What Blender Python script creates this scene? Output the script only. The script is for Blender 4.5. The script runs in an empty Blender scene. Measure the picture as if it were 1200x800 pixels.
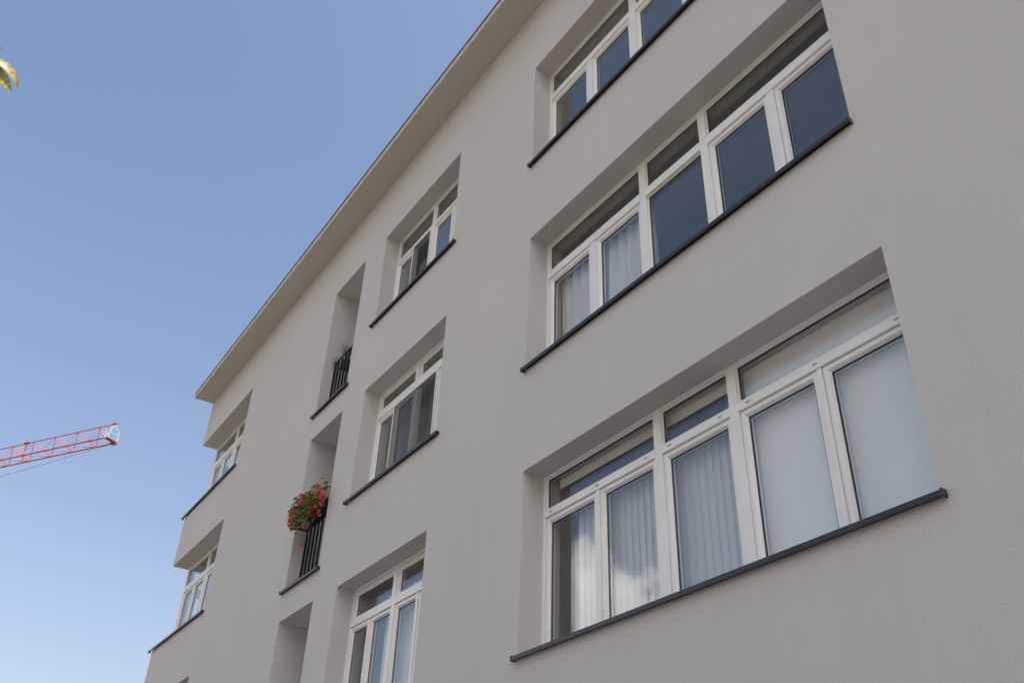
import bpy, bmesh, math, random
from mathutils import Vector, Matrix, noise
random.seed(7)
R = math.radians
sc = bpy.context.scene
COL = sc.collection
Z0 = 1.65                       # eye height above the pavement

# ------------------------------------------------------------------ camera
cam_d = bpy.data.cameras.new('camera')
cam = bpy.data.objects.new('camera', cam_d); COL.objects.link(cam); sc.camera = cam
cam_d.sensor_width = 36.0; cam_d.lens = 1093.653 / 1200 * 36.0
cam_d.clip_start = 0.05; cam_d.clip_end = 30000
yaw, pitch, roll = R(-57.5256), R(34.1988), R(2.3622)
fw = Vector((math.sin(yaw)*math.cos(pitch), math.cos(yaw)*math.cos(pitch), math.sin(pitch)))
rt = Vector((math.cos(yaw), -math.sin(yaw), 0)); up = rt.cross(fw)
r2 = rt*math.cos(roll) + up*math.sin(roll); u2 = up*math.cos(roll) - rt*math.sin(roll)
m = Matrix((r2, u2, -fw)).transposed().to_4x4()
m.translation = (0, -4.6115, Z0)
cam.matrix_world = m

# ------------------------------------------------------------------ sky, sun, exposure
SUN_AZ, SUN_EL = R(64), R(50)           # azimuth from +Y towards +X: behind the building
world = bpy.data.worlds.new('World'); sc.world = world; world.use_nodes = True
nt = world.node_tree
sky = nt.nodes.new('ShaderNodeTexSky'); sky.sky_type = 'NISHITA'; sky.sun_disc = False
sky.sun_elevation = SUN_EL; sky.sun_rotation = SUN_AZ
sky.altitude = 200; sky.air_density = 1.0; sky.dust_density = 5.0; sky.ozone_density = 1.1
bg = nt.nodes['Background']; bg.inputs[1].default_value = 0.115
# low summer haze: the sky turns paler and less cyan towards the horizon, the same all round
wtc = nt.nodes.new('ShaderNodeTexCoord'); wsep = nt.nodes.new('ShaderNodeSeparateXYZ'); nt.links.new(wtc.outputs['Generated'], wsep.inputs[0])
wmr = nt.nodes.new('ShaderNodeMapRange'); nt.links.new(wsep.outputs['Z'], wmr.inputs['Value'])
wmr.inputs['From Min'].default_value = 0.05; wmr.inputs['From Max'].default_value = 0.62; wmr.inputs['To Min'].default_value = 1.0; wmr.inputs['To Max'].default_value = 0.0
wtint = nt.nodes.new('ShaderNodeMix'); wtint.data_type = 'RGBA'; wtint.blend_type = 'MULTIPLY'
nt.links.new(wmr.outputs[0], wtint.inputs[0]); nt.links.new(sky.outputs[0], wtint.inputs[6]); wtint.inputs[7].default_value = (1.18, .985, .87, 1)
nt.links.new(wtint.outputs[2], bg.inputs[0])
sun_d = bpy.data.lights.new('sun', 'SUN'); sun_d.energy = 5.0; sun_d.angle = R(0.53); sun_d.color = (1.0, 0.98, 0.95)
sun = bpy.data.objects.new('sun', sun_d); COL.objects.link(sun)
sdir = Vector((math.sin(SUN_AZ)*math.cos(SUN_EL), math.cos(SUN_AZ)*math.cos(SUN_EL), math.sin(SUN_EL)))
sun.rotation_euler = sdir.to_track_quat('Z', 'Y').to_euler(); sun.location = (0, 0, 60)
vs = sc.view_settings
vs.view_transform = 'Standard'; vs.look = 'None'; vs.gamma = 1.0; vs.exposure = 1.12
sc.cycles.max_bounces = 18; sc.cycles.diffuse_bounces = 5; sc.cycles.transparent_max_bounces = 24
sc.cycles.glossy_bounces = 5; sc.cycles.volume_bounces = 12
sc.cycles.use_denoising = True

# ------------------------------------------------------------------ materials
MAT = {}
def nodes(name):
    mt = bpy.data.materials.new(name); mt.use_nodes = True
    MAT[name] = mt
    t = mt.node_tree
    return mt, t, t.nodes['Principled BSDF']
def nd(t, typ, **kw):
    n = t.nodes.new(typ)
    for k, v in kw.items(): setattr(n, k, v)
    return n
def noise_n(t, scale, detail=4, rough=.55, coord='Object', stretch=None):
    tc = nd(t, 'ShaderNodeTexCoord'); n = nd(t, 'ShaderNodeTexNoise')
    n.inputs['Scale'].default_value = scale; n.inputs['Detail'].default_value = detail
    n.inputs['Roughness'].default_value = rough
    src = tc.outputs[coord]
    if stretch:
        mp = nd(t, 'ShaderNodeMapping'); mp.inputs['Scale'].default_value = stretch
        t.links.new(src, mp.inputs[0]); src = mp.outputs[0]
    t.links.new(src, n.inputs['Vector'])
    return n
def ramp(t, src, p0, p1, c0, c1):
    r = nd(t, 'ShaderNodeValToRGB'); e = r.color_ramp.elements
    e[0].position = p0; e[1].position = p1; e[0].color = (*c0, 1); e[1].color = (*c1, 1)
    t.links.new(src, r.inputs[0]); return r
def mul(t, a, b):
    x = nd(t, 'ShaderNodeMix', data_type='RGBA', blend_type='MULTIPLY'); x.inputs[0].default_value = 1
    t.links.new(a, x.inputs[6]); t.links.new(b, x.inputs[7]); return x.outputs[2]
def bump(t, b, src, strength, dist):
    n = nd(t, 'ShaderNodeBump'); n.inputs['Strength'].default_value = strength; n.inputs['Distance'].default_value = dist
    t.links.new(src, n.inputs['Height']); t.links.new(n.outputs[0], b.inputs['Normal']); return n
def simple(name, col, rough=.5, var=.06, scale=6., metal=0., bmp=None, stretch=None):
    mt, t, b = nodes(name)
    n = noise_n(t, scale, stretch=stretch)
    lo = tuple(max(0, c*(1-var)) for c in col); hi = tuple(min(1, c*(1+var)) for c in col)
    r = ramp(t, n.outputs[0], .3, .7, lo, hi)
    t.links.new(r.outputs[0], b.inputs['Base Color'])
    b.inputs['Roughness'].default_value = rough; b.inputs['Metallic'].default_value = metal
    if bmp: bump(t, b, noise_n(t, bmp[0]).outputs[0], bmp[1], bmp[2])
    return mt

# plaster: scratch-grain render, faint cloudy patches, faint run-off streaks
mt, t, b = nodes('plaster')
grain = noise_n(t, 95, 5, .62)
patch = noise_n(t, .55, 5, .6)
streak = noise_n(t, 2.2, 4, .6, stretch=(2.6, 2.6, .16))
c1 = ramp(t, grain.outputs[0], .3, .72, (.56, .552, .552), (.73, .72, .718))
c2 = ramp(t, patch.outputs[0], .3, .7, (.95, .953, .96), (1, 1, 1))
c3 = ramp(t, streak.outputs[0], .28, .62, (.985, .984, .982), (1, 1, 1))
t.links.new(mul(t, mul(t, c1.outputs[0], c2.outputs[0]), c3.outputs[0]), b.inputs['Base Color'])
b.inputs['Roughness'].default_value = .92; b.inputs['Specular IOR Level'].default_value = .25
bump(t, b, grain.outputs[0], .42, .005)

simple('soffit_paint', (.56, .535, .515), .9, .04, 30, bmp=(120, .3, .003))
simple('white_upvc', (.90, .905, .915), .28, .02, 3)
simple('gasket_rubber', (.018, .018, .02), .6)
simple('sill_metal', (.028, .031, .037), .38, .12, 8)
simple('rail_metal', (.012, .013, .017), .42, .15, 9)
simple('flashing_metal', (.06, .062, .066), .4, .1, 5)
simple('room_paint', (.50, .485, .46), .9)
simple('room_floor', (.22, .15, .10), .6, .2, 3)
simple('concrete', (.36, .35, .33), .9, .1, 5)
simple('door_wood', (.55, .55, .54), .5)
simple('blind_fabric', (.90, .90, .90), .85, .015, 20)
simple('planter_plastic', (.42, .40, .37), .55)
simple('clay', (.35, .16, .09), .8)
simple('soil', (.05, .035, .025), .95, .2, 30)
simple('asphalt', (.055, .055, .058), .9, .25, 18, bmp=(60, .4, .01))
simple('paving', (.17, .13, .09), .9, .1, 2.5, bmp=(50, .3, .004))
simple('kerb_stone', (.42, .41, .39), .85, .1, 6)
simple('lawn', (.095, .072, .03), .95, .35, 4)
simple('road_paint', (.75, .75, .73), .7)
simple('crane_red', (.46, .095, .10), .45, .12, .8)
simple('crane_dark', (.24, .045, .045), .55, .15, .8)
simple('crane_white', (.36, .33, .33), .4)
simple('steel_rope', (.20, .21, .24), .5)
simple('cab_glass', (.03, .04, .05), .1)
simple('bark', (.11, .085, .06), .95, .35, 14, bmp=(20, .8, .02), stretch=(1, 1, .25))
simple('brass', (.35, .34, .33), .3, metal=.8)

def leafmat(name, c0, c1, scale=9., transl=.35):
    mt, t, b = nodes(name)
    n = noise_n(t, scale, 2)
    r = ramp(t, n.outputs[0], .35, .65, c0, c1)
    t.links.new(r.outputs[0], b.inputs['Base Color']); b.inputs['Roughness'].default_value = .5
    tr = nd(t, 'ShaderNodeBsdfTranslucent'); t.links.new(r.outputs[0], tr.inputs[0])
    mx = nd(t, 'ShaderNodeMixShader'); mx.inputs[0].default_value = transl
    t.links.new(b.outputs[0], mx.inputs[1]); t.links.new(tr.outputs[0], mx.inputs[2])
    t.links.new(mx.outputs[0], t.nodes['Material Output'].inputs[0])
    return mt
leafmat('leaf_green', (.045, .085, .015), (.13, .17, .035), 3)
leafmat('leaf_autumn', (.15, .135, .035), (.36, .31, .11), 40)
leafmat('geranium_leaf', (.08, .15, .02), (.28, .34, .07), 10)
leafmat('geranium_petal', (.60, .04, .06), (.78, .13, .19), 12)
leafmat('pale_leaf', (.24, .24, .10), (.42, .38, .20), 20)
leafmat('stem_green', (.08, .14, .03), (.13, .18, .05), 8)

# window glass: thin sheet, Schlick reflectance on both faces, straight-through transmission
mt, t, b = nodes('window_glass')
t.nodes.remove(b)
geo = nd(t, 'ShaderNodeNewGeometry')
dot = nd(t, 'ShaderNodeVectorMath', operation='DOT_PRODUCT')
t.links.new(geo.outputs['Incoming'], dot.inputs[0]); t.links.new(geo.outputs['True Normal'], dot.inputs[1])
def mth(op, a, bb=None):
    n = nd(t, 'ShaderNodeMath', operation=op)
    for i, v in enumerate((a, bb)):
        if v is None: continue
        if isinstance(v, (int, float)): n.inputs[i].default_value = v
        else: t.links.new(v, n.inputs[i])
    return n.outputs[0]
F0 = .085
k = mth('POWER', mth('SUBTRACT', 1.0, mth('ABSOLUTE', dot.outputs['Value'])), 5.0)
F = mth('ADD', mth('MULTIPLY', k, 1 - F0), F0)
gl = nd(t, 'ShaderNodeBsdfGlossy'); gl.inputs['Roughness'].default_value = 0.0; gl.inputs[0].default_value = (1, 1, 1, 1)
wob = noise_n(t, 1.1, 1); bn = nd(t, 'ShaderNodeBump'); bn.inputs['Strength'].default_value = .25; bn.inputs['Distance'].default_value = .004
t.links.new(wob.outputs[0], bn.inputs['Height']); t.links.new(bn.outputs[0], gl.inputs['Normal'])
tp = nd(t, 'ShaderNodeBsdfTransparent'); tp.inputs[0].default_value = (.97, .985, .98, 1)
mx = nd(t, 'ShaderNodeMixShader'); t.links.new(F, mx.inputs[0]); t.links.new(tp.outputs[0], mx.inputs[1]); t.links.new(gl.outputs[0], mx.inputs[2])
t.links.new(mx.outputs[0], t.nodes['Material Output'].inputs[0])

def sheer(name, col, alpha, transl):
    mt, t, b = nodes(name)
    n = noise_n(t, 60, 3, stretch=(1, 1, .15)); r = ramp(t, n.outputs[0], .3, .7, tuple(c*.93 for c in col), col)
    df = nd(t, 'ShaderNodeBsdfDiffuse'); tr = nd(t, 'ShaderNodeBsdfTranslucent'); tpn = nd(t, 'ShaderNodeBsdfTransparent')
    t.links.new(r.outputs[0], df.inputs[0]); t.links.new(r.outputs[0], tr.inputs[0])
    m1 = nd(t, 'ShaderNodeMixShader'); m1.inputs[0].default_value = transl
    t.links.new(df.outputs[0], m1.inputs[1]); t.links.new(tr.outputs[0], m1.inputs[2])
    m2 = nd(t, 'ShaderNodeMixShader'); m2.inputs[0].default_value = alpha
    t.links.new(tpn.outputs[0], m2.inputs[1]); t.links.new(m1.outputs[0], m2.inputs[2])
    t.links.new(m2.outputs[0], t.nodes['Material Output'].inputs[0]); t.nodes.remove(b)
sheer('voile', (.84, .84, .84), .86, .35)
sheer('voile_dense', (.88, .88, .88), .97, .10)
sheer('insect_mesh', (.10, .10, .105), .5, .1)
sheer('blind_slat', (.86, .86, .87), 1.0, .2)

# cloud
mt, t, b = nodes('cloud_vapour'); t.nodes.remove(b)
tc = nd(t, 'ShaderNodeTexCoord')
ln = nd(t, 'ShaderNodeVectorMath', operation='LENGTH'); t.links.new(tc.outputs['Object'], ln.inputs[0])
nn = nd(t, 'ShaderNodeTexNoise'); nn.inputs['Scale'].default_value = 3.0; nn.inputs['Detail'].default_value = 6; nn.inputs['Roughness'].default_value = .6
t.links.new(tc.outputs['Object'], nn.inputs['Vector'])
d1 = mth('SUBTRACT', mth('MULTIPLY', nn.outputs[0], 2.3), mth('ADD', ln.outputs['Value'], .38))
d2 = mth('MULTIPLY', mth('MAXIMUM', mth('MINIMUM', mth('MULTIPLY', d1, 9.0), 1.0), 0.0), .012)
pv = nd(t, 'ShaderNodeVolumePrincipled'); pv.inputs['Color'].default_value = (.98, .98, .98, 1); pv.inputs['Anisotropy'].default_value = .1
t.links.new(d2, pv.inputs['Density']); t.links.new(pv.outputs[0], t.nodes['Material Output'].inputs['Volume'])

# ------------------------------------------------------------------ helpers
def box(bm, x0, x1, y0, y1, z0, z1, bev=0.0):
    vv = [bm.verts.new((x, y, z)) for x in (x0, x1) for y in (y0, y1) for z in (z0, z1)]
    fs = [(0,1,3,2),(4,6,7,5),(0,4,5,1),(2,3,7,6),(0,2,6,4),(1,5,7,3)]
    faces = [bm.faces.new([vv[i] for i in f]) for f in fs]
    if bev:
        ed = list({e for f in faces for e in f.edges})
        bmesh.ops.bevel(bm, geom=ed, offset=bev, segments=1, affect='EDGES', profile=.5)
def quad(bm, *pts):
    return bm.faces.new([bm.verts.new(p) for p in pts])
def link(name, me, mat, parent=None, kind=None):
    o = bpy.data.objects.new(name, me); COL.objects.link(o)
    if mat and not me.materials: me.materials.append(MAT[mat])
    if parent: o.parent = parent
    if kind: o['kind'] = kind
    return o
def build(name, bm, mat, parent=None, kind=None, smooth=False, fix=True):
    if fix: bmesh.ops.recalc_face_normals(bm, faces=bm.faces)
    me = bpy.data.meshes.new(name); bm.to_mesh(me); bm.free()
    if smooth:
        for p in me.polygons: p.use_smooth = True
    return link(name, me, mat, parent, kind)
def boxo(name, dims, mat, parent=None, bev=0.0, kind=None):
    bm = bmesh.new(); box(bm, *dims, bev=bev); return build(name, bm, mat, parent, kind)
def thing(name, label, cat, loc=(0,0,0), group=None):
    o = bpy.data.objects.new(name, None); COL.objects.link(o); o.location = loc; o.empty_display_size = .3
    o['label'] = label; o['category'] = cat
    if group: o['group'] = group
    return o
def tag(o, label, cat, group=None):
    o['label'] = label; o['category'] = cat
    if group: o['group'] = group
    return o
def tube(bm, pts, rads, seg=8, cap=True):
    pts = [Vector(p) for p in pts]; rings = []
    ref = None
    for i, p in enumerate(pts):
        d = (pts[min(i+1, len(pts)-1)] - pts[max(i-1, 0)]).normalized()
        if ref is None: ref = d.orthogonal().normalized()
        ref = (ref - d*ref.dot(d)).normalized(); q = d.cross(ref)
        r = rads[i] if isinstance(rads, (list, tuple)) else rads
        rings.append([bm.verts.new(p + (ref*math.cos(a) + q*math.sin(a))*r) for a in [2*math.pi*j/seg for j in range(seg)]])
    for a, c in zip(rings, rings[1:]):
        for j in range(seg): bm.faces.new((a[j], a[(j+1) % seg], c[(j+1) % seg], c[j]))
    if cap: bm.faces.new(rings[0][::-1]); bm.faces.new(rings[-1])
def ring(bm, x0, x1, z0, z1, prof, mp=lambda x, y, z: (x, y, z)):
    """sweep a profile of (inset, y) round a rectangle with mitred corners"""
    loops = []
    for ins, y in prof:
        loops.append([bm.verts.new(mp(x, y, z)) for x, z in ((x0+ins, z0+ins), (x1-ins, z0+ins), (x1-ins, z1-ins), (x0+ins, z1-ins))])
    n = len(loops)
    for i in range(n):
        a, c = loops[i], loops[(i+1) % n]
        for j in range(4): bm.faces.new((a[j], a[(j+1) % 4], c[(j+1) % 4], c[j]))

# ------------------------------------------------------------------ measured facade grid (heights above the eye + Z0)
H = 3.0
A0, A1 = -6.941, -2.696; B0, B1 = -11.267, -8.876; C0, C1 = -13.27, -12.055; D0, D1 = -20.815, -17.495
XR = 9.0; YB = 11.0
def zf(z, fl): return z + H*(fl-1) + Z0
TOP = 5.398 + 2*H + Z0
A_S, A_T = 2.300, 4.122; B_S, B_T = 2.345, 4.146; C_S, C_T = 1.605, 4.167; D_S, D_T = 2.385, 4.241
openings = []
for fl in (0, 1, 2, 3):
    if fl > 0:
        openings.append((A0, A1, zf(A_S, fl), zf(A_T, fl), .45))
        openings.append((B0, B1, zf(B_S, fl), zf(B_T, fl), .45))
        openings.append((C0, C1, zf(C_S, fl), zf(C_T, fl), 1.3))
        openings.append((D0, D1, zf(D_S, fl), zf(D_T, fl), .45))

# ------------------------------------------------------------------ ground, pavement, road
def sheet(name, x0, x1, y0, y1, z, mat):
    bm = bmesh.new(); quad(bm, (x0,y0,z), (x1,y0,z), (x1,y1,z), (x0,y1,z)); return build(name, bm, mat, None, 'structure')
sheet('ground', -9000, 9000, -9000, 9000, -.13, 'lawn')
pv_o = boxo('pavement', (-60, 60, -4.8, -.004, -.4, 0.0), 'paving', kind='structure')
rd = sheet('road', -400, 400, -13.2, -4.97, -.12, 'asphalt')
boxo('pavement', (-60, 60, -15.5, -13.38, -.4, 0.0), 'paving', kind='structure')
for y0 in (-4.965, -13.375):
    boxo('kerb', (-60, 60, y0, y0+.16, -.4, .012), 'kerb_stone', bev=.01, kind='structure')
for i in range(12):
    boxo('road_marking', (-36+i*6, -33+i*6, -9.15, -9.03, -.118, -.116), 'road_paint', rd)

# ------------------------------------------------------------------ the building
bld = thing('apartment_building', 'light grey rendered apartment building with flat overhanging eaves and white windows', 'building', (0, 0, 0))

def wall_with_openings(axis, u0, u1, z0, z1, ops, mp, name):
    """outer skin of a wall in the (u,z) plane; ops hold (ua,ub,za,zb,depth,skip) ; mp maps (u, depth, z) to world"""
    us = sorted({u0, u1} | {o[0] for o in ops} | {o[1] for o in ops}); zs = sorted({z0, z1} | {o[2] for o in ops} | {o[3] for o in ops})
    bm = bmesh.new()
    for ua, ub in zip(us, us[1:]):
        for za, zb in zip(zs, zs[1:]):
            cu, cz = (ua+ub)/2, (za+zb)/2
            if any(o[0] < cu < o[1] and o[2] < cz < o[3] for o in ops): continue
            quad(bm, mp(ua, 0, za), mp(ub, 0, za), mp(ub, 0, zb), mp(ua, 0, zb))
    for ua, ub, za, zb, d, skip in ops:
        cut = .45 if 'c' in skip else 0.0
        if 'l' not in skip: quad(bm, mp(ua, 0, za), mp(ua, 0, zb), mp(ua, d, zb), mp(ua, d, za))
        if 'r' not in skip: quad(bm, mp(ub, 0, za), mp(ub, 0, zb), mp(ub, d, zb), mp(ub, d, za))
        if 't' not in skip: quad(bm, mp(ua+cut, 0, zb), mp(ub, 0, zb), mp(ub, d, zb), mp(ua+cut, d, zb))
        if 'b' not in skip: quad(bm, mp(ua+cut, 0, za), mp(ub, 0, za), mp(ub, d, za), mp(ua+cut, d, za))
        if d > 1: quad(bm, mp(ua, d, za), mp(ub, d, za), mp(ub, d, zb), mp(ua, d, zb))
    # inner skin
    for ua, ub in zip(us, us[1:]):
        for za, zb in zip(zs, zs[1:]):
            cu, cz = (ua+ub)/2, (za+zb)/2
            if any(o[0] < cu < o[1] and o[2] < cz < o[3] for o in ops): continue
            quad(bm, mp(ua, .45, za), mp(ub, .45, za), mp(ub, .45, zb), mp(ua, .45, zb))
    bmesh.ops.remove_doubles(bm, verts=bm.verts, dist=1e-5)
    return build(name, bm, 'plaster', bld, fix=False)
GD = 2.6        # how far the corner windows run round the gable end
wall_with_openings('x', D0, XR, -.2, TOP, [(*o, 'lc' if o[0] == D0 else '') for o in openings], lambda u, d, z: (u, d, z), 'facade_wall')
gops = [(0.0, GD, zf(D_S, fl), zf(D_T, fl), .45, 'l') for fl in (1, 2, 3)]
wall_with_openings('y', 0.0, YB, -.2, TOP, gops, lambda u, d, z: (D0 + d, u, z), 'gable_wall')
bm = bmesh.new(); box(bm, D0+.46, XR, YB-.4, YB, -.2, TOP); build('rear_wall', bm, 'plaster', bld)
bm = bmesh.new(); box(bm, XR-.4, XR-.002, .46, YB-.41, -.2, TOP-.01); build('end_wall', bm, 'plaster', bld)

# eaves: soffit slab, fascia, dark metal edge, roof
EY = -.462
ev = boxo('eaves', (D0-.012, XR, EY, 0.6, TOP, TOP+.12), 'soffit_paint', bld, bev=.006)
boxo('flashing', (D0-.022, XR, EY-.012, .6, TOP+.124, TOP+.144), 'flashing_metal', ev, bev=.003)
boxo('roof', (D0, XR, .61, YB, TOP+.005, TOP+.16), 'flashing_metal', bld)
# floors and partitions inside
for fl in (1, 2, 3, 4):
    z = 1.35 + H*(fl-1) + Z0
    boxo('floor_slab', (D0+.46, XR-.41, .455, 6.0, z, z+.24), 'room_paint', bld)
for x in (-14.6, -13.42, -11.9, -8.0, -1.3):
    boxo('partition_wall', (x-.06, x+.06, .456, 6.0, 1.6+Z0, TOP-.02), 'room_paint', bld)
boxo('corridor_wall', (D0+.46, XR-.41, 6.001, 6.12, 0, TOP-.02), 'room_paint', bld)

# ------------------------------------------------------------------ windows
SASH_W = .055
def sash_prof(y, w=SASH_W, dep=.07):
    return [(0, y+dep), (0, y+.004), (.004, y), (w-.02, y), (w-.016, y+.003), (w, y+.026), (w, y+dep)]
def make_window(x0, x1, z0, z1, yf, tr, posts, upper, lower, mp=lambda x, y, z: (x, y, z), head=.036, side=.042, drains=()):
    """posts: (x centre, half width, 'full'|'low'); upper/lower: (xa, xb, kind); tr: transom (za, zb)"""
    bm = bmesh.new()
    D = .082
    def bx(xa, xb, ya, yb, za, zb, bev=.003):
        tmp = bmesh.new(); box(tmp, xa, xb, ya, yb, za, zb, bev=bev)
        for v in tmp.verts: v.co = Vector(mp(*v.co))
        me = bpy.data.meshes.new('t'); tmp.to_mesh(me); tmp.free(); bm.from_mesh(me); bpy.data.meshes.remove(me)
    bx(x0-.03, x0+side, yf, yf+D, z0-.02, z1+.03)
    bx(x1-side, x1+.03, yf, yf+D, z0-.02, z1+.03)
    bx(x0+side, x1-side, yf+.0005, yf+D-.001, z1-head, z1+.03)
    bx(x0+side, x1-side, yf+.0005, yf+D-.001, z0-.02, z0+.075)
    fullx = sorted(p[0] for p in posts if p[2] == 'full')
    for px, hw, kd in posts:
        if kd == 'full': bx(px-hw, px+hw, yf+.0005, yf+D-.002, z0+.075, z1-head)
        else: bx(px-hw, px+hw, yf+.002, yf+D-.003, z0+.075, tr[0])
    spans = []; a = x0+side
    for px, hw, kd in sorted(p for p in posts if p[2] == 'full'): spans.append((a, px-hw)); a = px+hw
    spans.append((a, x1-side))
    for xa, xb in spans:
        bx(xa, xb, yf+.001, yf+D-.0025, tr[0], tr[1])
        bx(xa+.001, xb-.001, yf-.006, yf+.01, tr[0]+.001, tr[0]+.018)     # weather drip under the transom
    win = build('window', bm, 'white_upvc', bld)
    gk = bmesh.new(); gm = mp
    def glaze(xa, xb, za, zb, y):
        p = bmesh.new(); box(p, xa-.004, xb+.004, y, y+.024, za-.004, zb+.004)
        for v in p.verts: v.co = Vector(mp(*v.co))
        build('pane', p, 'window_glass', win)
        ring(gk, xa-.004, xb+.004, za-.004, zb+.004, [(0, y-.003), (.0095, y-.003), (.0095, y-.0005), (0, y-.0005)], gm)
        ring(gk, xa-.003, xb+.003, za-.003, zb+.003, [(0, y+.006), (.008, y+.006), (.008, y+.018), (0, y+.018)], gm)
    def leaf(xa, xb, za, zb, kd):
        if kd == 'sash':
            s = bmesh.new(); ring(s, xa+.004, xb-.004, za+.004, zb-.004, sash_prof(yf+.014), mp)
            build('sash', s, 'white_upvc', win)
            w = SASH_W + .004
            glaze(xa+w, xb-w, za+w, zb-w, yf+.044)
        elif kd == 'fixed':
            s = bmesh.new(); ring(s, xa, xb, za, zb, [(0, yf+.06), (0, yf+.022), (.006, yf+.022), (.013, yf+.034), (.013, yf+.06)], mp)
            build('glazing_bead', s, 'white_upvc', win)
            glaze(xa+.013, xb-.013, za+.013, zb-.013, yf+.036)
        elif kd == 'open':      # casement swung inwards, hinged on its right side
            s = bmesh.new(); W = xb-xa-.01; hh = zb-za-.01; ang = R(58)
            def rot(x, y, z):
                dx = x - W; return mp(xb-.005 + dx*math.cos(ang) - (y)*math.sin(ang), yf+.06 - dx*math.sin(ang) + y*math.cos(ang), z)
            ring(s, 0, W, za+.005, zb-.005, sash_prof(0), rot); so = build('sash', s, 'white_upvc', win)
            p = bmesh.new(); box(p, .06, W-.06, .03, .054, za+.065, zb-.065)
            for v in p.verts: v.co = Vector(rot(*v.co))
            build('pane', p, 'window_glass', win)
        if kd in ('open', 'screened'):
            pass
    for xa, xb, kd in upper: leaf(xa, xb, tr[1], z1-head, kd)
    for xa, xb, kd in lower: leaf(xa, xb, z0+.075, tr[0], kd)
    build('gasket', gk, 'gasket_rubber', win)
    for dx in drains:
        boxo('drain_cap', (dx-.022, dx+.022, yf-.004, yf+.003, tr[1]-.045, tr[1]-.033), 'planter_plastic', win, bev=.001)
    return win
def screen(win, xa, xb, za, zb, y):
    o = bmesh.new(); quad(o, (xa, y, za), (xb, y, za), (xb, y, zb), (xa, y, zb))
    so = build('insect_screen', o, 'insect_mesh', win)
    f = bmesh.new(); ring(f, xa, xb, za, zb, [(0, y+.006), (0, y-.006), (.014, y-.006), (.014, y+.006)])
    build('screen_frame', f, 'white_upvc', win)
def sill(x0, x1, zs, yf, over, left_open=False, over_r=None):
    """folded metal sill: sloping sheet, front lip, raised end caps"""
    over_r = over if over_r is None else over_r
    bm = bmesh.new(); t = .003
    zf_ = zs + .022; zb_ = zs + .05; yo = -.052
    xa, xb = x0+.003, x1-.003
    def pr(y0, za, y1, zb, xa, xb):
        vs_ = [bm.verts.new(p) for p in ((xa,y0,za),(xb,y0,za),(xb,y1,zb),(xa,y1,zb),(xa,y0,za-t),(xb,y0,za-t),(xb,y1,zb-t),(xa,y1,zb-t))]
        for f in ((0,1,2,3),(7,6,5,4),(0,4,5,1),(1,5,6,2),(2,6,7,3),(3,7,4,0)): bm.faces.new([vs_[i] for i in f])
    zm = zf_ + (zb_-zf_)*(.05/(yf+.05))
    pr(-.001, zm, yf+.02, zb_, xa, xb)
    ua, ub = x0-over, x1+over_r
    pr(yo, zf_, -.0015, zm, ua, ub)
    box(bm, ua, ub, yo-.001, yo+.003, zs-.014, zf_-.0005)
    box(bm, ua, ub, yo+.003, yo+.018, zs-.014, zs-.011)
    s = build('window_sill', bm, 'sill_metal', bld)
    for xe in (ua, ub):
        if left_open and xe == ua: continue
        boxo('end_cap', (xe-.006, xe+.006, yo-.004, -.002, zs-.018, zf_+.009), 'sill_metal', s, bev=.002)
    return s

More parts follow.
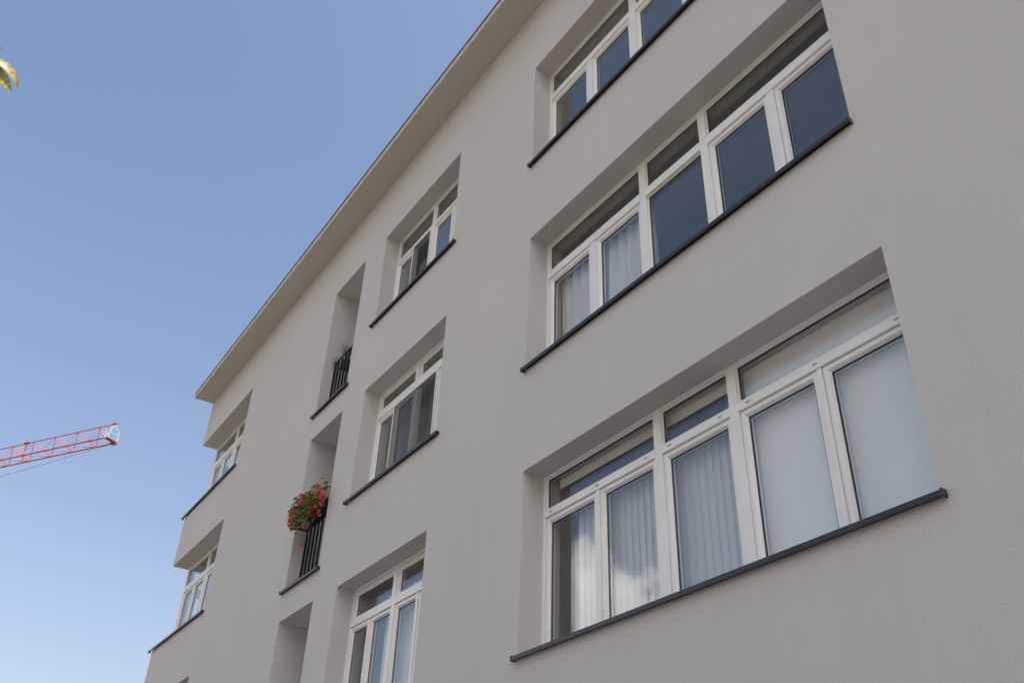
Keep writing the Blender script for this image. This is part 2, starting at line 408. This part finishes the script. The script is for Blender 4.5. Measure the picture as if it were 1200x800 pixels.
for fl in (1, 2, 3):
    zs, zt = zf(A_S, fl), zf(A_T, fl)
    base = H*(fl-1) + Z0
    low_hw = .022 if fl == 1 else .042
    p3 = 'fixed' if fl == 2 else 'sash'
    tr = (3.68+base, 3.765+base) if fl == 1 else (3.613+base, 3.727+base)
    w = make_window(A0, A1, zs+.03, zt, .25, tr,
        [(-5.262, .048, 'full'), (-4.372, .048, 'full'), (-6.095, low_hw, 'low'), (-3.54, low_hw, 'low')],
        [(A0+.03, -5.31, 'fixed'), (-5.214, -4.42, 'fixed'), (-4.324, A1-.03, 'fixed')],
        [(A0+.03, -6.095-low_hw, 'sash'), (-6.095+low_hw, -5.31, 'sash'), (-5.214, -4.42, p3),
         (-4.324, -3.54-low_hw, 'sash'), (-3.54+low_hw, A1-.03, 'sash')], head=.022, side=.03,
        drains=(-6.82, -6.10, -5.42, -5.12, -4.52, -4.22, -3.56, -2.86) if fl == 1 else ())
    sill(A0, A1, zs, .25, .034, over_r=.03 if fl == 1 else .01)
    # B
    zs, zt = zf(B_S, fl), zf(B_T, fl)
    kinds = {1: ('sash', 'sash', 'sash', 'sash'), 2: ('sash', 'sash', 'open', 'sash'), 3: ('sash', 'open', 'sash', 'sash')}[fl]
    tr = (3.645+base, 3.727+base) if fl != 2 else (3.70+base, 3.82+base)
    w = make_window(B0, B1, zs+.03, zt, .25, tr,
        [(-10.072, .042, 'full'), (-10.70, .02, 'low'), (-9.45, .02, 'low')],
        [(B0+.03, -10.114, 'sash' if fl < 3 else 'fixed'), (-10.03, B1-.03, 'sash' if fl < 3 else 'fixed')],
        [(B0+.03, -10.72, kinds[0]), (-10.68, -10.114, kinds[1]), (-10.03, -9.47, kinds[2]), (-9.43, B1-.03, kinds[3])], head=.028, side=.03)
    if fl == 2: screen(w, -10.69, -9.46, zs+.1, tr[0]-.004, .242)
    if fl == 3: screen(w, -10.69, -10.115, zs+.1, tr[0]-.004, .242)
    sill(B0, B1, zs, .25, .085)
    # D, the corner window and its leg on the gable
    zs, zt = zf(D_S, fl), zf(D_T, fl)
    tr = (3.60+.11+base, 3.73+.11+base)
    make_window(D0+.012, D1, zs+.03, zt, .35, tr,
        [(-19.33, .045, 'full'), (-20.08, .02, 'low'), (-18.57, .02, 'low')],
        [(D0+.054, -19.375, 'fixed'), (-19.285, D1-.042, 'fixed')],
        [(D0+.054, -20.10, 'sash'), (-20.06, -19.375, 'sash'), (-19.285, -18.59, 'sash'), (-18.55, D1-.042, 'sash')], side=.05)
    make_window(.433, GD-.01, zs+.03, zt, .0, tr, [(1.55, .05, 'full')], [(.475, 1.5, 'fixed'), (1.6, GD-.052, 'fixed')],
        [(.475, 1.5, 'sash'), (1.6, GD-.052, 'sash')], mp=lambda x, y, z: (D0+.014+y, x, z))
    sill(D0, D1, zs, .35, .1, over_r=.02)
    # C, loggia: sill, railing, door at the back
    zs = zf(C_S, fl)
    if fl > 1:
        sill(C0, C1, zs, .3, .075)
        bm = bmesh.new(); tube(bm, [(C0+.01, .19, zs+1.12), (C1-.01, .19, zs+1.12)], .018, 10); rail = build('railing', bm, 'rail_metal', bld)
        boxo('bottom_rail', (C0+.012, C1-.012, .18, .2, zs+.14, zs+.165), 'rail_metal', rail)
        nb = 9
        for i in range(nb):
            x = C0 + .045 + i*(C1-C0-.09)/(nb-1)
            boxo('bar', (x-.014, x+.014, .176, .204, zs+.166, zs+1.106), 'rail_metal', rail)
    dr = boxo('balcony_door', (C0+.12, C1-.12, 1.22, 1.295, zs+.07, zs+2.15), 'white_upvc', bld, bev=.004)
    boxo('pane', (C0+.24, C1-.24, 1.212, 1.226, zs+.25, zs+2.03), 'window_glass', dr)
    boxo('handle', (C1-.2, C1-.18, 1.17, 1.218, zs+1.0, zs+1.14), 'brass', dr, bev=.003)

# ------------------------------------------------------------------ curtains and blinds
def curtain(x0, x1, z0, z1, y, amp, folds, mat, label, seed=0, group=None):
    rnd = random.Random(seed); bm = bmesh.new(); n = int((x1-x0)/.012); rows = 7
    ph = [rnd.uniform(0, 6.28) for _ in range(4)]
    grid = []
    for j in range(rows+1):
        f = j/rows; row = []
        for i in range(n+1):
            u = i/n; x = x0 + (x1-x0)*u
            w = math.sin(u*folds*6.283 + ph[0] + .8*math.sin(u*9+ph[1])) + .45*math.sin(u*folds*2.3*6.283+ph[2]+f*.8) + .3*math.sin(u*5+ph[3]+f)
            a = amp*(.55+.45*(1-f))
            row.append(bm.verts.new((x + .012*math.sin(f*3+u*20), y + a*w, z0 + (z1-z0)*f)))
        grid.append(row)
    for j in range(rows):
        for i in range(n): bm.faces.new((grid[j][i], grid[j][i+1], grid[j+1][i+1], grid[j+1][i]))
    o = build('curtain', bm, mat, smooth=True, fix=False)
    return tag(o, label, 'curtain', group)
b1, b2, b3 = Z0, H+Z0, 2*H+Z0
curtain(-6.88, -5.30, 2.2+b2, 3.62+b2, .42, .042, 10, 'voile_dense', 'sheer white gathered curtain beside dark panes, in the wide window above the vertical blind', 1)
curtain(-11.1, -9.0, 2.2+b2, 4.15+b2, .50, .02, 22, 'voile', 'sheer curtain behind the insect screen of the window level with the red geraniums', 2)
curtain(-10.62, -9.0, 2.2+b1, 3.93+b1, .44, .014, 17, 'voile_dense', 'white net curtain in the casement window below the insect-screened one', 3)
curtain(-11.0, -10.3, 2.2+b3, 3.6+b3, .52, .018, 7, 'voile', 'sheer curtain in the window under the eaves with one open screened casement', 4)
curtain(-20.2, -17.6, 2.2+b2, 3.9+b2, 1.5, .02, 18, 'voile', 'net curtain inside the corner window level with the red geraniums', 5)

vb = thing('vertical_blind', 'white vertical slat blind behind the glass of the lowest wide window', 'blind', (-5.5, .4, 2.3+b1))
def child(o, par):
    o.parent = par; o.matrix_parent_inverse = Matrix.Translation(par.location).inverted(); return o
child(boxo('headrail', (-6.62, -4.40, .40, .44, 3.70+b1, 3.735+b1), 'blind_fabric', bev=.003), vb)
bm = bmesh.new()
for s_ in range(4):
    for z in (0, 1):
        pass
vsl = []
for j in range(3):
    row = []
    for i in range(7):
        u = -1 + 2*i/6
        row.append(bm.verts.new((u*.049, .010*(1-u*u), (0, .7, 1.46)[j])))
    vsl.append(row)
for j in range(2):
    for i in range(6): bm.faces.new((vsl[j][i], vsl[j][i+1], vsl[j+1][i+1], vsl[j+1][i]))
me = bpy.data.meshes.new('slat'); bm.to_mesh(me); bm.free()
for p in me.polygons: p.use_smooth = True
for i in range(26):
    o = link('slat', me, 'blind_slat')
    o.matrix_world = Matrix.Translation((-6.55 + i*.0845, .42, 2.235+b1)) @ Matrix.Rotation(R(-7 + random.uniform(-1.5, 1.5)), 4, 'Z')
    child(o, vb)
rb = thing('roller_blind', 'plain white roller blind drawn down beside the vertical slats', 'blind', (-3.5, .4, 2.3+b1))
child(boxo('sheet', (-4.36, -2.74, .385, .389, 2.26+b1, 4.10+b1), 'blind_fabric'), rb)
bm = bmesh.new(); tube(bm, [(-4.37, .40, 4.135+b1), (-2.73, .40, 4.135+b1)], .022, 12); child(build('roller', bm, 'white_upvc', smooth=True), rb)
child(boxo('hem_bar', (-4.36, -2.74, .38, .394, 2.235+b1, 2.258+b1), 'white_upvc', bev=.003), rb)
rb2 = thing('roller_blind', 'rolled-up cream blind across the top lights over the vertical slats', 'blind', (-5.6, .4, 3.9+b1))
child(boxo('sheet', (-6.85, -4.42, .385, .389, 4.005+b1, 4.10+b1), 'blind_fabric'), rb2)
bm = bmesh.new(); tube(bm, [(-6.86, .40, 4.135+b1), (-4.41, .40, 4.135+b1)], .022, 12); child(build('roller', bm, 'white_upvc', smooth=True), rb2)

# ------------------------------------------------------------------ geranium on the middle loggia
zr = zf(C_S, 2) + 1.12
pl = thing('planter_box', 'dark planter box hooked on the loggia railing under red geraniums', 'planter', (-12.66, .06, zr-.16))
bm = bmesh.new()
prof = [(-.085, 0), (.085, 0), (.105, .17), (-.105, .17)]
vsx = [[bm.verts.new((x, y, z)) for y, z in prof] for x in (-.5, .5)]
bm.faces.new(vsx[0]); bm.faces.new(vsx[1][::-1])
for i in (0, 1, 3): bm.faces.new((vsx[0][i], vsx[0][(i+1) % 4], vsx[1][(i+1) % 4], vsx[1][i]))
build('box', bm, 'rail_metal', pl)
boxo('rim', (-.51, .51, -.118, -.106, .155, .182), 'rail_metal', pl, bev=.002); boxo('soil', (-.49, .49, -.098, .098, .13, .15), 'soil', pl)
for x in (-.3, .3): boxo('hook', (x-.012, x+.012, .106, .15, .12, .185), 'rail_metal', pl)
ger = thing('geranium', 'trailing red geranium spilling over the loggia railing', 'plant', (-12.66, .06, zr))
CAMP = Vector((0, -4.6115, 0))
fl_xz = [(-12.515,6.061),(-12.949,6.053),(-12.766,6.024),(-13.17,6.134),(-13.097,6.025),(-13.193,6.009),(-13.54,6.017),(-13.259,5.919),(-13.608,5.926),(-13.446,5.832),(-13.526,5.771),(-12.291,5.855),(-12.133,5.785),(-12.297,5.797),(-12.213,5.748),(-12.487,5.872),(-12.514,5.724),(-12.684,5.662),(-12.283,5.683),(-12.306,5.525),(-12.885,5.531),(-12.749,5.162)]
rnd = random.Random(3)
fl_xz += [(-12.40, 5.95), (-12.36, 5.62), (-13.33, 5.83)]
heads = []
for x, z in fl_xz:
    y = -.17 if x > -13.0 else -.27
    y += rnd.uniform(-.05, .05)
    p0 = Vector((x, -.02, z)); p = CAMP + (p0 - CAMP) * ((y + 4.6115)/(4.5915)); p.z += Z0
    heads.append(p)
def leaf_fan(bm, c, n, s, lobes=7):
    n = n.normalized(); a = n.orthogonal().normalized(); bb = n.cross(a); ctr = bm.verts.new(c)
    rim = []
    for i in range(lobes*2):
        th = 2*math.pi*i/(lobes*2) + .3; r = s*(1.0 if i % 2 else .86)
        rim.append(bm.verts.new(c + (a*math.cos(th) + bb*math.sin(th))*r + n*s*.22))
    for i in range(len(rim)): bm.faces.new((ctr, rim[i], rim[(i+1) % len(rim)]))
gl_bm = bmesh.new(); st_bm = bmesh.new()
loc = ger.location
for i in range(520):
    u = rnd.random(); x = -13.05 + 1.0*u
    th = rnd.uniform(0, 6.28); rr = rnd.random()**.5
    p = Vector((x + rnd.uniform(-.08, .08), .02 - .06*(1-u) + .19*rr*math.cos(th) - .05, zr + .04 + .05*math.sin(u*7) + .19*rr*math.sin(th) + (.04 if u > .7 else 0)))
    if 200 <= i < 320: p = Vector((rnd.uniform(-13.0, -12.1), rnd.uniform(-.2, -.06), zr + rnd.uniform(-.13, .1)))
    if i < 200: p.z -= rnd.uniform(.02, .2); p.y = -.10 + rnd.uniform(-.12, .04); p.x = -13.02 + rnd.random()**1.6*.7
    n = Vector((rnd.uniform(-.8, .8), rnd.uniform(-1, -.1), rnd.uniform(.0, 1)))
    leaf_fan(gl_bm, p - loc, n, rnd.uniform(.02, .04))
for p in heads:
    b0 = Vector((min(max(p.x + rnd.uniform(.05, .2), -13.05), -12.2), .03, zr + .0))
    mid = (b0 + p)/2 + Vector((0, -.03, .06))
    tube(st_bm, [b0-loc, mid-loc, p-loc], .0035, 5)
build('foliage', gl_bm, 'geranium_leaf', ger, 'stuff', fix=False)
build('stems', st_bm, 'stem_green', ger, 'stuff')
for p in heads:
    fb = bmesh.new(); big = rnd.uniform(.022, .042)
    if p is heads[21]: big = .016
    for k_ in range(12):
        dv = Vector((rnd.gauss(0, 1), rnd.gauss(0, 1), rnd.gauss(0, 1))).normalized()
        leaf_fan(fb, dv*big, dv, rnd.uniform(.013, .02), 5)
    o = build('flower_head', fb, 'geranium_petal', ger, fix=False); o.location = p - loc

hp = thing('hanging_pot', 'small pale pot hung on the railing below the red geraniums', 'pot', (-12.80, -.02, 5.47+Z0))
bm = bmesh.new(); tube(bm, [(0,0,0), (0,0,.12), (0,0,.122), (0,0,.15)], [.05, .07, .078, .08], 16); build('pot_body', bm, 'planter_plastic', hp)
bm = bmesh.new(); tube(bm, [(0,.05,.13), (0,.12,.16), (0,.2,.16)], .004, 6); build('hook', bm, 'rail_metal', hp)
# pale plant in a pot on the loggia above
pt = thing('flower_pot', 'small dark pot standing behind the uppermost loggia railing', 'pot', (-12.98, .29, zf(C_S, 3)+.93))
bm = bmesh.new(); tube(bm, [(0,0,0), (0,0,.11), (0,0,.112), (0,0,.14)], [.05, .068, .078, .08], 16); build('pot_body', bm, 'soil', pt)
boxo('pot_bracket', (-.09, .09, -.09, .09, -.012, -.001), 'rail_metal', pt)
tf = thing('grassy_plant', 'pale yellow-green spiky plant in the uppermost loggia', 'plant', (-12.95, .27, zf(C_S, 3)+1.08))
bm = bmesh.new()
for i in range(80):
    a = rnd.uniform(0, 6.28); l = rnd.uniform(.16, .38); w = rnd.uniform(.008, .016); pr_ = None
    out = Vector((math.cos(a), math.sin(a), 0)); sd = Vector((-out.y, out.x, 0)); lean = rnd.uniform(.2, .9)
    for k_ in range(5):
        f = k_/4; c = out*(l*lean*f*f*.9 + .02) + Vector((0, 0, l*(f - .35*lean*f*f))); ww = w*(1 - f*.9)
        q = (bm.verts.new(c - sd*ww), bm.verts.new(c + sd*ww))
        if pr_: bm.faces.new((pr_[0], pr_[1], q[1], q[0]))
        pr_ = q
build('blades', bm, 'pale_leaf', tf, 'stuff', fix=False)
tf2 = thing('trailing_plant', 'small pale sprig at the rail end of the uppermost loggia', 'plant', (-13.2, .17, zf(C_S, 3)+1.13))
bm = bmesh.new()
for i in range(26):
    leaf_fan(bm, Vector((rnd.uniform(-.04, .07), rnd.uniform(-.05, .03), rnd.uniform(-.10, .08))), Vector((rnd.uniform(-1, 1), -1, rnd.uniform(-.3, 1))), rnd.uniform(.012, .022), 4)
build('leaves', bm, 'pale_leaf', tf2, 'stuff', fix=False)
bm = bmesh.new(); tube(bm, [(0, .02, -.14), (0, 0, 0), (.03, -.02, .07)], .003, 5); build('stem', bm, 'stem_green', tf2)

# ------------------------------------------------------------------ tower crane
hz = 45.0 + Z0
tip = Vector((-96.27, 7.39, hz)); ja = Vector((math.cos(R(32.475)), math.sin(R(32.475)), 0)); jp = Vector((ja.y, -ja.x, 0))   # along to the tip; towards the viewer
JL = 46.0; JH = 1.95; JW = .66
mast = tip - ja*JL
cr = thing('tower_crane', 'red lattice jib of a tower crane with white basket at its tip', 'crane', (mast.x, mast.y, -.13))
CO = Vector(cr.location)
def jpnt(s, side, z): return tip - ja*(-s) + jp*(side*JW) + Vector((0, 0, z)) - CO
cyl_cache = {}
def bar(name, p, q, r, mat, par=cr):
    key = mat
    if key not in cyl_cache:
        bm = bmesh.new(); tube(bm, [(0,0,0), (0,0,1)], 1.0, 6)
        bmesh.ops.recalc_face_normals(bm, faces=bm.faces); me = bpy.data.meshes.new('bar'); bm.to_mesh(me); bm.free(); cyl_cache[key] = me
    o = link(name, cyl_cache[key], mat, par); d = q - p
    o.location = p; o.rotation_mode = 'QUATERNION'; o.rotation_quaternion = d.to_track_quat('Z', 'Y'); o.scale = (r, r, d.length)
    return o
bar('chord', jpnt(-JL, 1, 0), jpnt(-.3, 1, 0), .085, 'crane_red'); bar('chord', jpnt(-JL, -1, 0), jpnt(.2, -1, 0), .085, 'crane_red')
bar('chord', jpnt(-JL, 0, JH), jpnt(-.1, 0, JH), .06, 'crane_red')
sp = 3.2; npan = 14
for i in range(npan):
    s = -2.15 - sp*i
    for sd in (1, -1):
        bar('brace', jpnt(s, 0, JH), jpnt(s-.55, sd, 0), .036, 'crane_dark')
        e = s + 2.65
        bar('brace', jpnt(s, 0, JH), jpnt(min(e, -.3), sd, 0), .036, 'crane_red')
    bar('cross_brace', jpnt(s-.55, 1, 0), jpnt(s-.55, -1, 0), .028, 'crane_red')
    bar('cross_brace', jpnt(s-.55, 1, 0), jpnt(min(s+2.65, -.3), -1, 0), .026, 'crane_red')
def jbox(name, s0, s1, a0, a1, z0, z1, mat, par=cr):
    bm = bmesh.new(); box(bm, s0, s1, a0, a1, z0, z1, bev=.02)
    for v in bm.verts:
        c = v.co.copy(); v.co = tip + ja*c.x + jp*c.y + Vector((0, 0, c.z)) - CO
    return build(name, bm, mat, par)
jbox('tip_block', -.35, .2, -.12, .12, JH-.05, JH+.06, 'crane_dark')
jbox('tip_sheave', -.5, .2, -JW-.15, -JW+.25, -.16, .12, 'crane_dark')
pf = jbox('basket_floor', -.3, .25, -JW, JW+.05, -.05, -.02, 'crane_dark')
for s_, a_ in ((-.28, JW), (.24, -JW+.05), (.24, JW)):
    bar('basket_post', jpnt(s_, a_/JW, 0), jpnt(s_, a_/JW, 1.25), .024, 'crane_white', pf)
bar('basket_rail', jpnt(.24, -.92, 1.25), jpnt(.24, 1, 1.25), .028, 'crane_white', pf)
bar('basket_rail', jpnt(-.28, 1, 1.25), jpnt(.24, 1, 1.25), .028, 'crane_white', pf)
bar('basket_rail', jpnt(.24, -.92, .65), jpnt(.24, 1, .65), .022, 'crane_white', pf)
bar('tip_strut', jpnt(.1, 0, JH), jpnt(-.3, 1, 0), .035, 'crane_white'); bar('tip_strut', jpnt(.1, 0, JH), jpnt(.2, -1, 0), .035, 'crane_white')
jbox('tie_block', -13.2, -12.5, -.14, .14, JH-.06, JH+.14, 'crane_dark')
bar('tie_strut', jpnt(-12.8, 0, JH), jpnt(-13.5, 1, 0), .07, 'crane_red'); bar('tie_strut', jpnt(-12.9, 0, JH), jpnt(-13.5, -1, 0), .06, 'crane_red')
bm = bmesh.new(); tube(bm, [jpnt(-.4, -.9, -.1)] + [jpnt(-3.9-2.2*i, -1, -.35-.155*i) for i in range(14)], .022, 5); build('hoist_rope', bm, 'steel_rope', cr)
# mast, slewing cab, counter jib (left of the picture)
bm = bmesh.new(); hm = hz + .13
for sx in (-.8, .8):
    for sy in (-.8, .8): tube(bm, [(sx, sy, 0), (sx, sy, hm)], .1, 6)
nn_ = int(hm/2.0)
for i in range(nn_):
    za, zb = i*hm/nn_, (i+1)*hm/nn_
    for (ax, ay), (bx_, by_) in (((-.8,-.8),(.8,-.8)), ((.8,-.8),(.8,.8)), ((.8,.8),(-.8,.8)), ((-.8,.8),(-.8,-.8))):
        tube(bm, [(ax, ay, za), (bx_, by_, zb)], .045, 4); tube(bm, [(ax, ay, zb), (bx_, by_, zb)], .04, 4)
build('mast', bm, 'crane_red', cr)
jbox('mast_foot', -JL-2.4, -JL+2.4, -2.4, 2.4, -hm, -hm+1.0, 'concrete')
cab = jbox('cab', -JL+1.0, -JL+2.6, .9, 2.3, -2.3, -.2, 'crane_white')
jbox('cab_window', -JL+2.55, -JL+2.63, 1.0, 2.2, -1.6, -.4, 'cab_glass', cab)
jbox('tower_head', -JL-.8, -JL+.8, -.8, .8, -.3, 5.5, 'crane_red')
jbox('counter_jib', -JL-14, -JL-.8, -.7, .7, -.1, .25, 'crane_red')
jbox('counterweight', -JL-13.8, -JL-11.5, -.9, .9, -2.2, -.1, 'concrete')
for s_ in (-JL-12.5, -JL+24): bar('tie_bar', jpnt(-JL, 0, 5.4), jpnt(s_, 0, .3 if s_ < -JL else JH), .05, 'crane_dark')

# ------------------------------------------------------------------ street tree; one twig reaches into view
tx = Vector((-5.2, -8.4, 0.0))
tree = thing('street_tree', 'street tree with yellowing leaves whose drooping twig hangs against the sky', 'tree', tx)
rt_ = random.Random(11)
tb = bmesh.new()
tube(tb, [(0,0,-.2), (.02,0,.3), (.05,.03,1.6), (0,.05,3.2), (.04,0,4.6), (0,-.05,6.2), (.05,-.05,7.6)], [.19, .15, .125, .11, .085, .05, .02], 12)
build('trunk', tb, 'bark', tree, smooth=True)
lb = bmesh.new(); lf = bmesh.new()
def leaf_blade(bm, base, d, nrm, l, w, curl=.5, seg=4):
    d = d.normalized(); sd = d.cross(nrm).normalized(); pr_ = None; pos = base.copy(); dd = d.copy(); nn2 = sd.cross(d)
    for k_ in range(seg+1):
        f = k_/seg; ww = w*math.sin(math.pi*min(.98, f*.92+.06))**.8
        q = (bm.verts.new(pos - sd*ww + nn2*ww*.35), bm.verts.new(pos), bm.verts.new(pos + sd*ww + nn2*ww*.35))
        if pr_:
            bm.faces.new((pr_[0], pr_[1], q[1], q[0])); bm.faces.new((pr_[1], pr_[2], q[2], q[1]))
        pr_ = q; pos = pos + dd*l/seg; rq = Matrix.Rotation(-curl/seg, 3, sd); dd = rq @ dd; nn2 = rq @ nn2
limbs = []
for i in range(26):
    z = 2.6 + 4.8*rt_.random(); a = i*2.4 + rt_.uniform(-.3, .3); L = (2.3 - .22*abs(z-4.6))*rt_.uniform(.75, 1.0)*.9
    s0 = Vector((0, 0, z)); e = Vector((math.cos(a)*L, math.sin(a)*L, z + L*rt_.uniform(.15, .6))); mid = (s0+e)/2 + Vector((0, 0, .12))
    tube(lb, [s0, mid, e], [.045, .03, .01], 6); limbs.append((s0, mid, e))
# the limb that reaches towards the building and hangs its twig over the pavement
TW = Vector((-5.52, -5.29, 5.05+Z0)) - tx
s0 = Vector((0, 0, 4.3)); limb = [s0, s0 + (TW-s0)*.5 + Vector((.25, 0, .55)), TW + Vector((.10, -.55, .42)), TW + Vector((.03, -.12, .09))]
tube(lb, limb, [.05, .03, .011, .004], 6)
build('limbs', lb, 'bark', tree, smooth=True)
for s0, mid, e in limbs:
    for k_ in range(120):
        f = rt_.random()**.6; c = s0.lerp(mid, f*2) if f < .5 else mid.lerp(e, f*2-1)
        c = c + Vector((rt_.gauss(0, .26), rt_.gauss(0, .26), rt_.gauss(-.05, .24)))
        d = Vector((rt_.uniform(-1, 1), rt_.uniform(-1, 1), rt_.uniform(-1.2, .3)))
        leaf_blade(lf, c, d, Vector((rt_.uniform(-.5, .5), rt_.uniform(-.5, .5), 1)), rt_.uniform(.09, .14), rt_.uniform(.028, .042), rt_.uniform(.2, 1.0), 2)
for k_ in range(60):
    f = rt_.random(); c = limb[0].lerp(limb[2], .45 + .5*f) + Vector((rt_.gauss(0, .1), rt_.gauss(-.12, .08), rt_.gauss(0, .1)))
    leaf_blade(lf, c, Vector((rt_.uniform(-1, 1), rt_.uniform(-1, .2), rt_.uniform(-1, .2))), Vector((0, 0, 1)), .11, .035, .6, 2)
build('crown', lf, 'leaf_green', tree, fix=False)
for base, d, nrm, l, w, curl, mt_ in (
        (Vector((-5.55, -5.41, 5.045+Z0)) - tx, Vector((.30, .9, -.10)), Vector((.75, -.1, .1)), .31, .038, 1.9, 'leaf_autumn'),
        (Vector((-5.545, -5.385, 5.035+Z0)) - tx, Vector((-.03, .15, -.13)), Vector((.7, .05, -.5)), .29, .038, -.55, 'leaf_autumn'),
        (Vector((-5.53, -5.35, 5.00+Z0)) - tx, Vector((-.06, .07, -.17)), Vector((.8, .2, .1)), .19, .028, .4, 'leaf_autumn'),
        (Vector((-5.46, -5.40, 5.09+Z0)) - tx, Vector((.1, .9, .1)), Vector((.5, 0, .8)), .075, .02, .8, 'leaf_green')):
    lm = bmesh.new(); leaf_blade(lm, base, d, nrm, l, w, curl, 7); build('leaf', lm, mt_, tree, smooth=True, fix=False)

# ------------------------------------------------------------------ cumulus behind the viewer; the first is mirrored in the lowest wide window, the rest are added unseen to brighten the facade
cme = None
for az_, el_, dist, sc_ in ((-125.6, 15.6, 4000, (580, 580, 560)), (-178, 21, 3800, (950, 1000, 640)), (158, 17, 4600, (1300, 1500, 700)),
                            (172, 41, 2600, (800, 900, 480)), (140, 36, 3000, (1000, 1100, 520)), (122, 20, 4200, (1200, 1200, 620))):
    az, el = R(az_), R(el_)
    if cme is None:
        bm = bmesh.new(); bmesh.ops.create_icosphere(bm, subdivisions=3, radius=1.0)
        cl = build('cloud', bm, 'cloud_vapour', None, 'stuff', smooth=True); cme = cl.data
        cl['label'] = 'white cumulus cloud mirrored in the lowest wide window'; cl['category'] = 'cloud'
    else:
        cl = link('cloud', cme, None, None, 'stuff')
        cl['label'] = 'unseen white cumulus cloud added over the street side to brighten the facade'; cl['category'] = 'cloud'; cl['group'] = 'clouds added to light the facade'
    cl.location = Vector((math.sin(az)*math.cos(el), math.cos(az)*math.cos(el), math.sin(el)))*dist
    cl.scale = sc_ if el_ == 15.6 else tuple(v*1.1 for v in sc_); cl.rotation_euler = (0, 0, az)
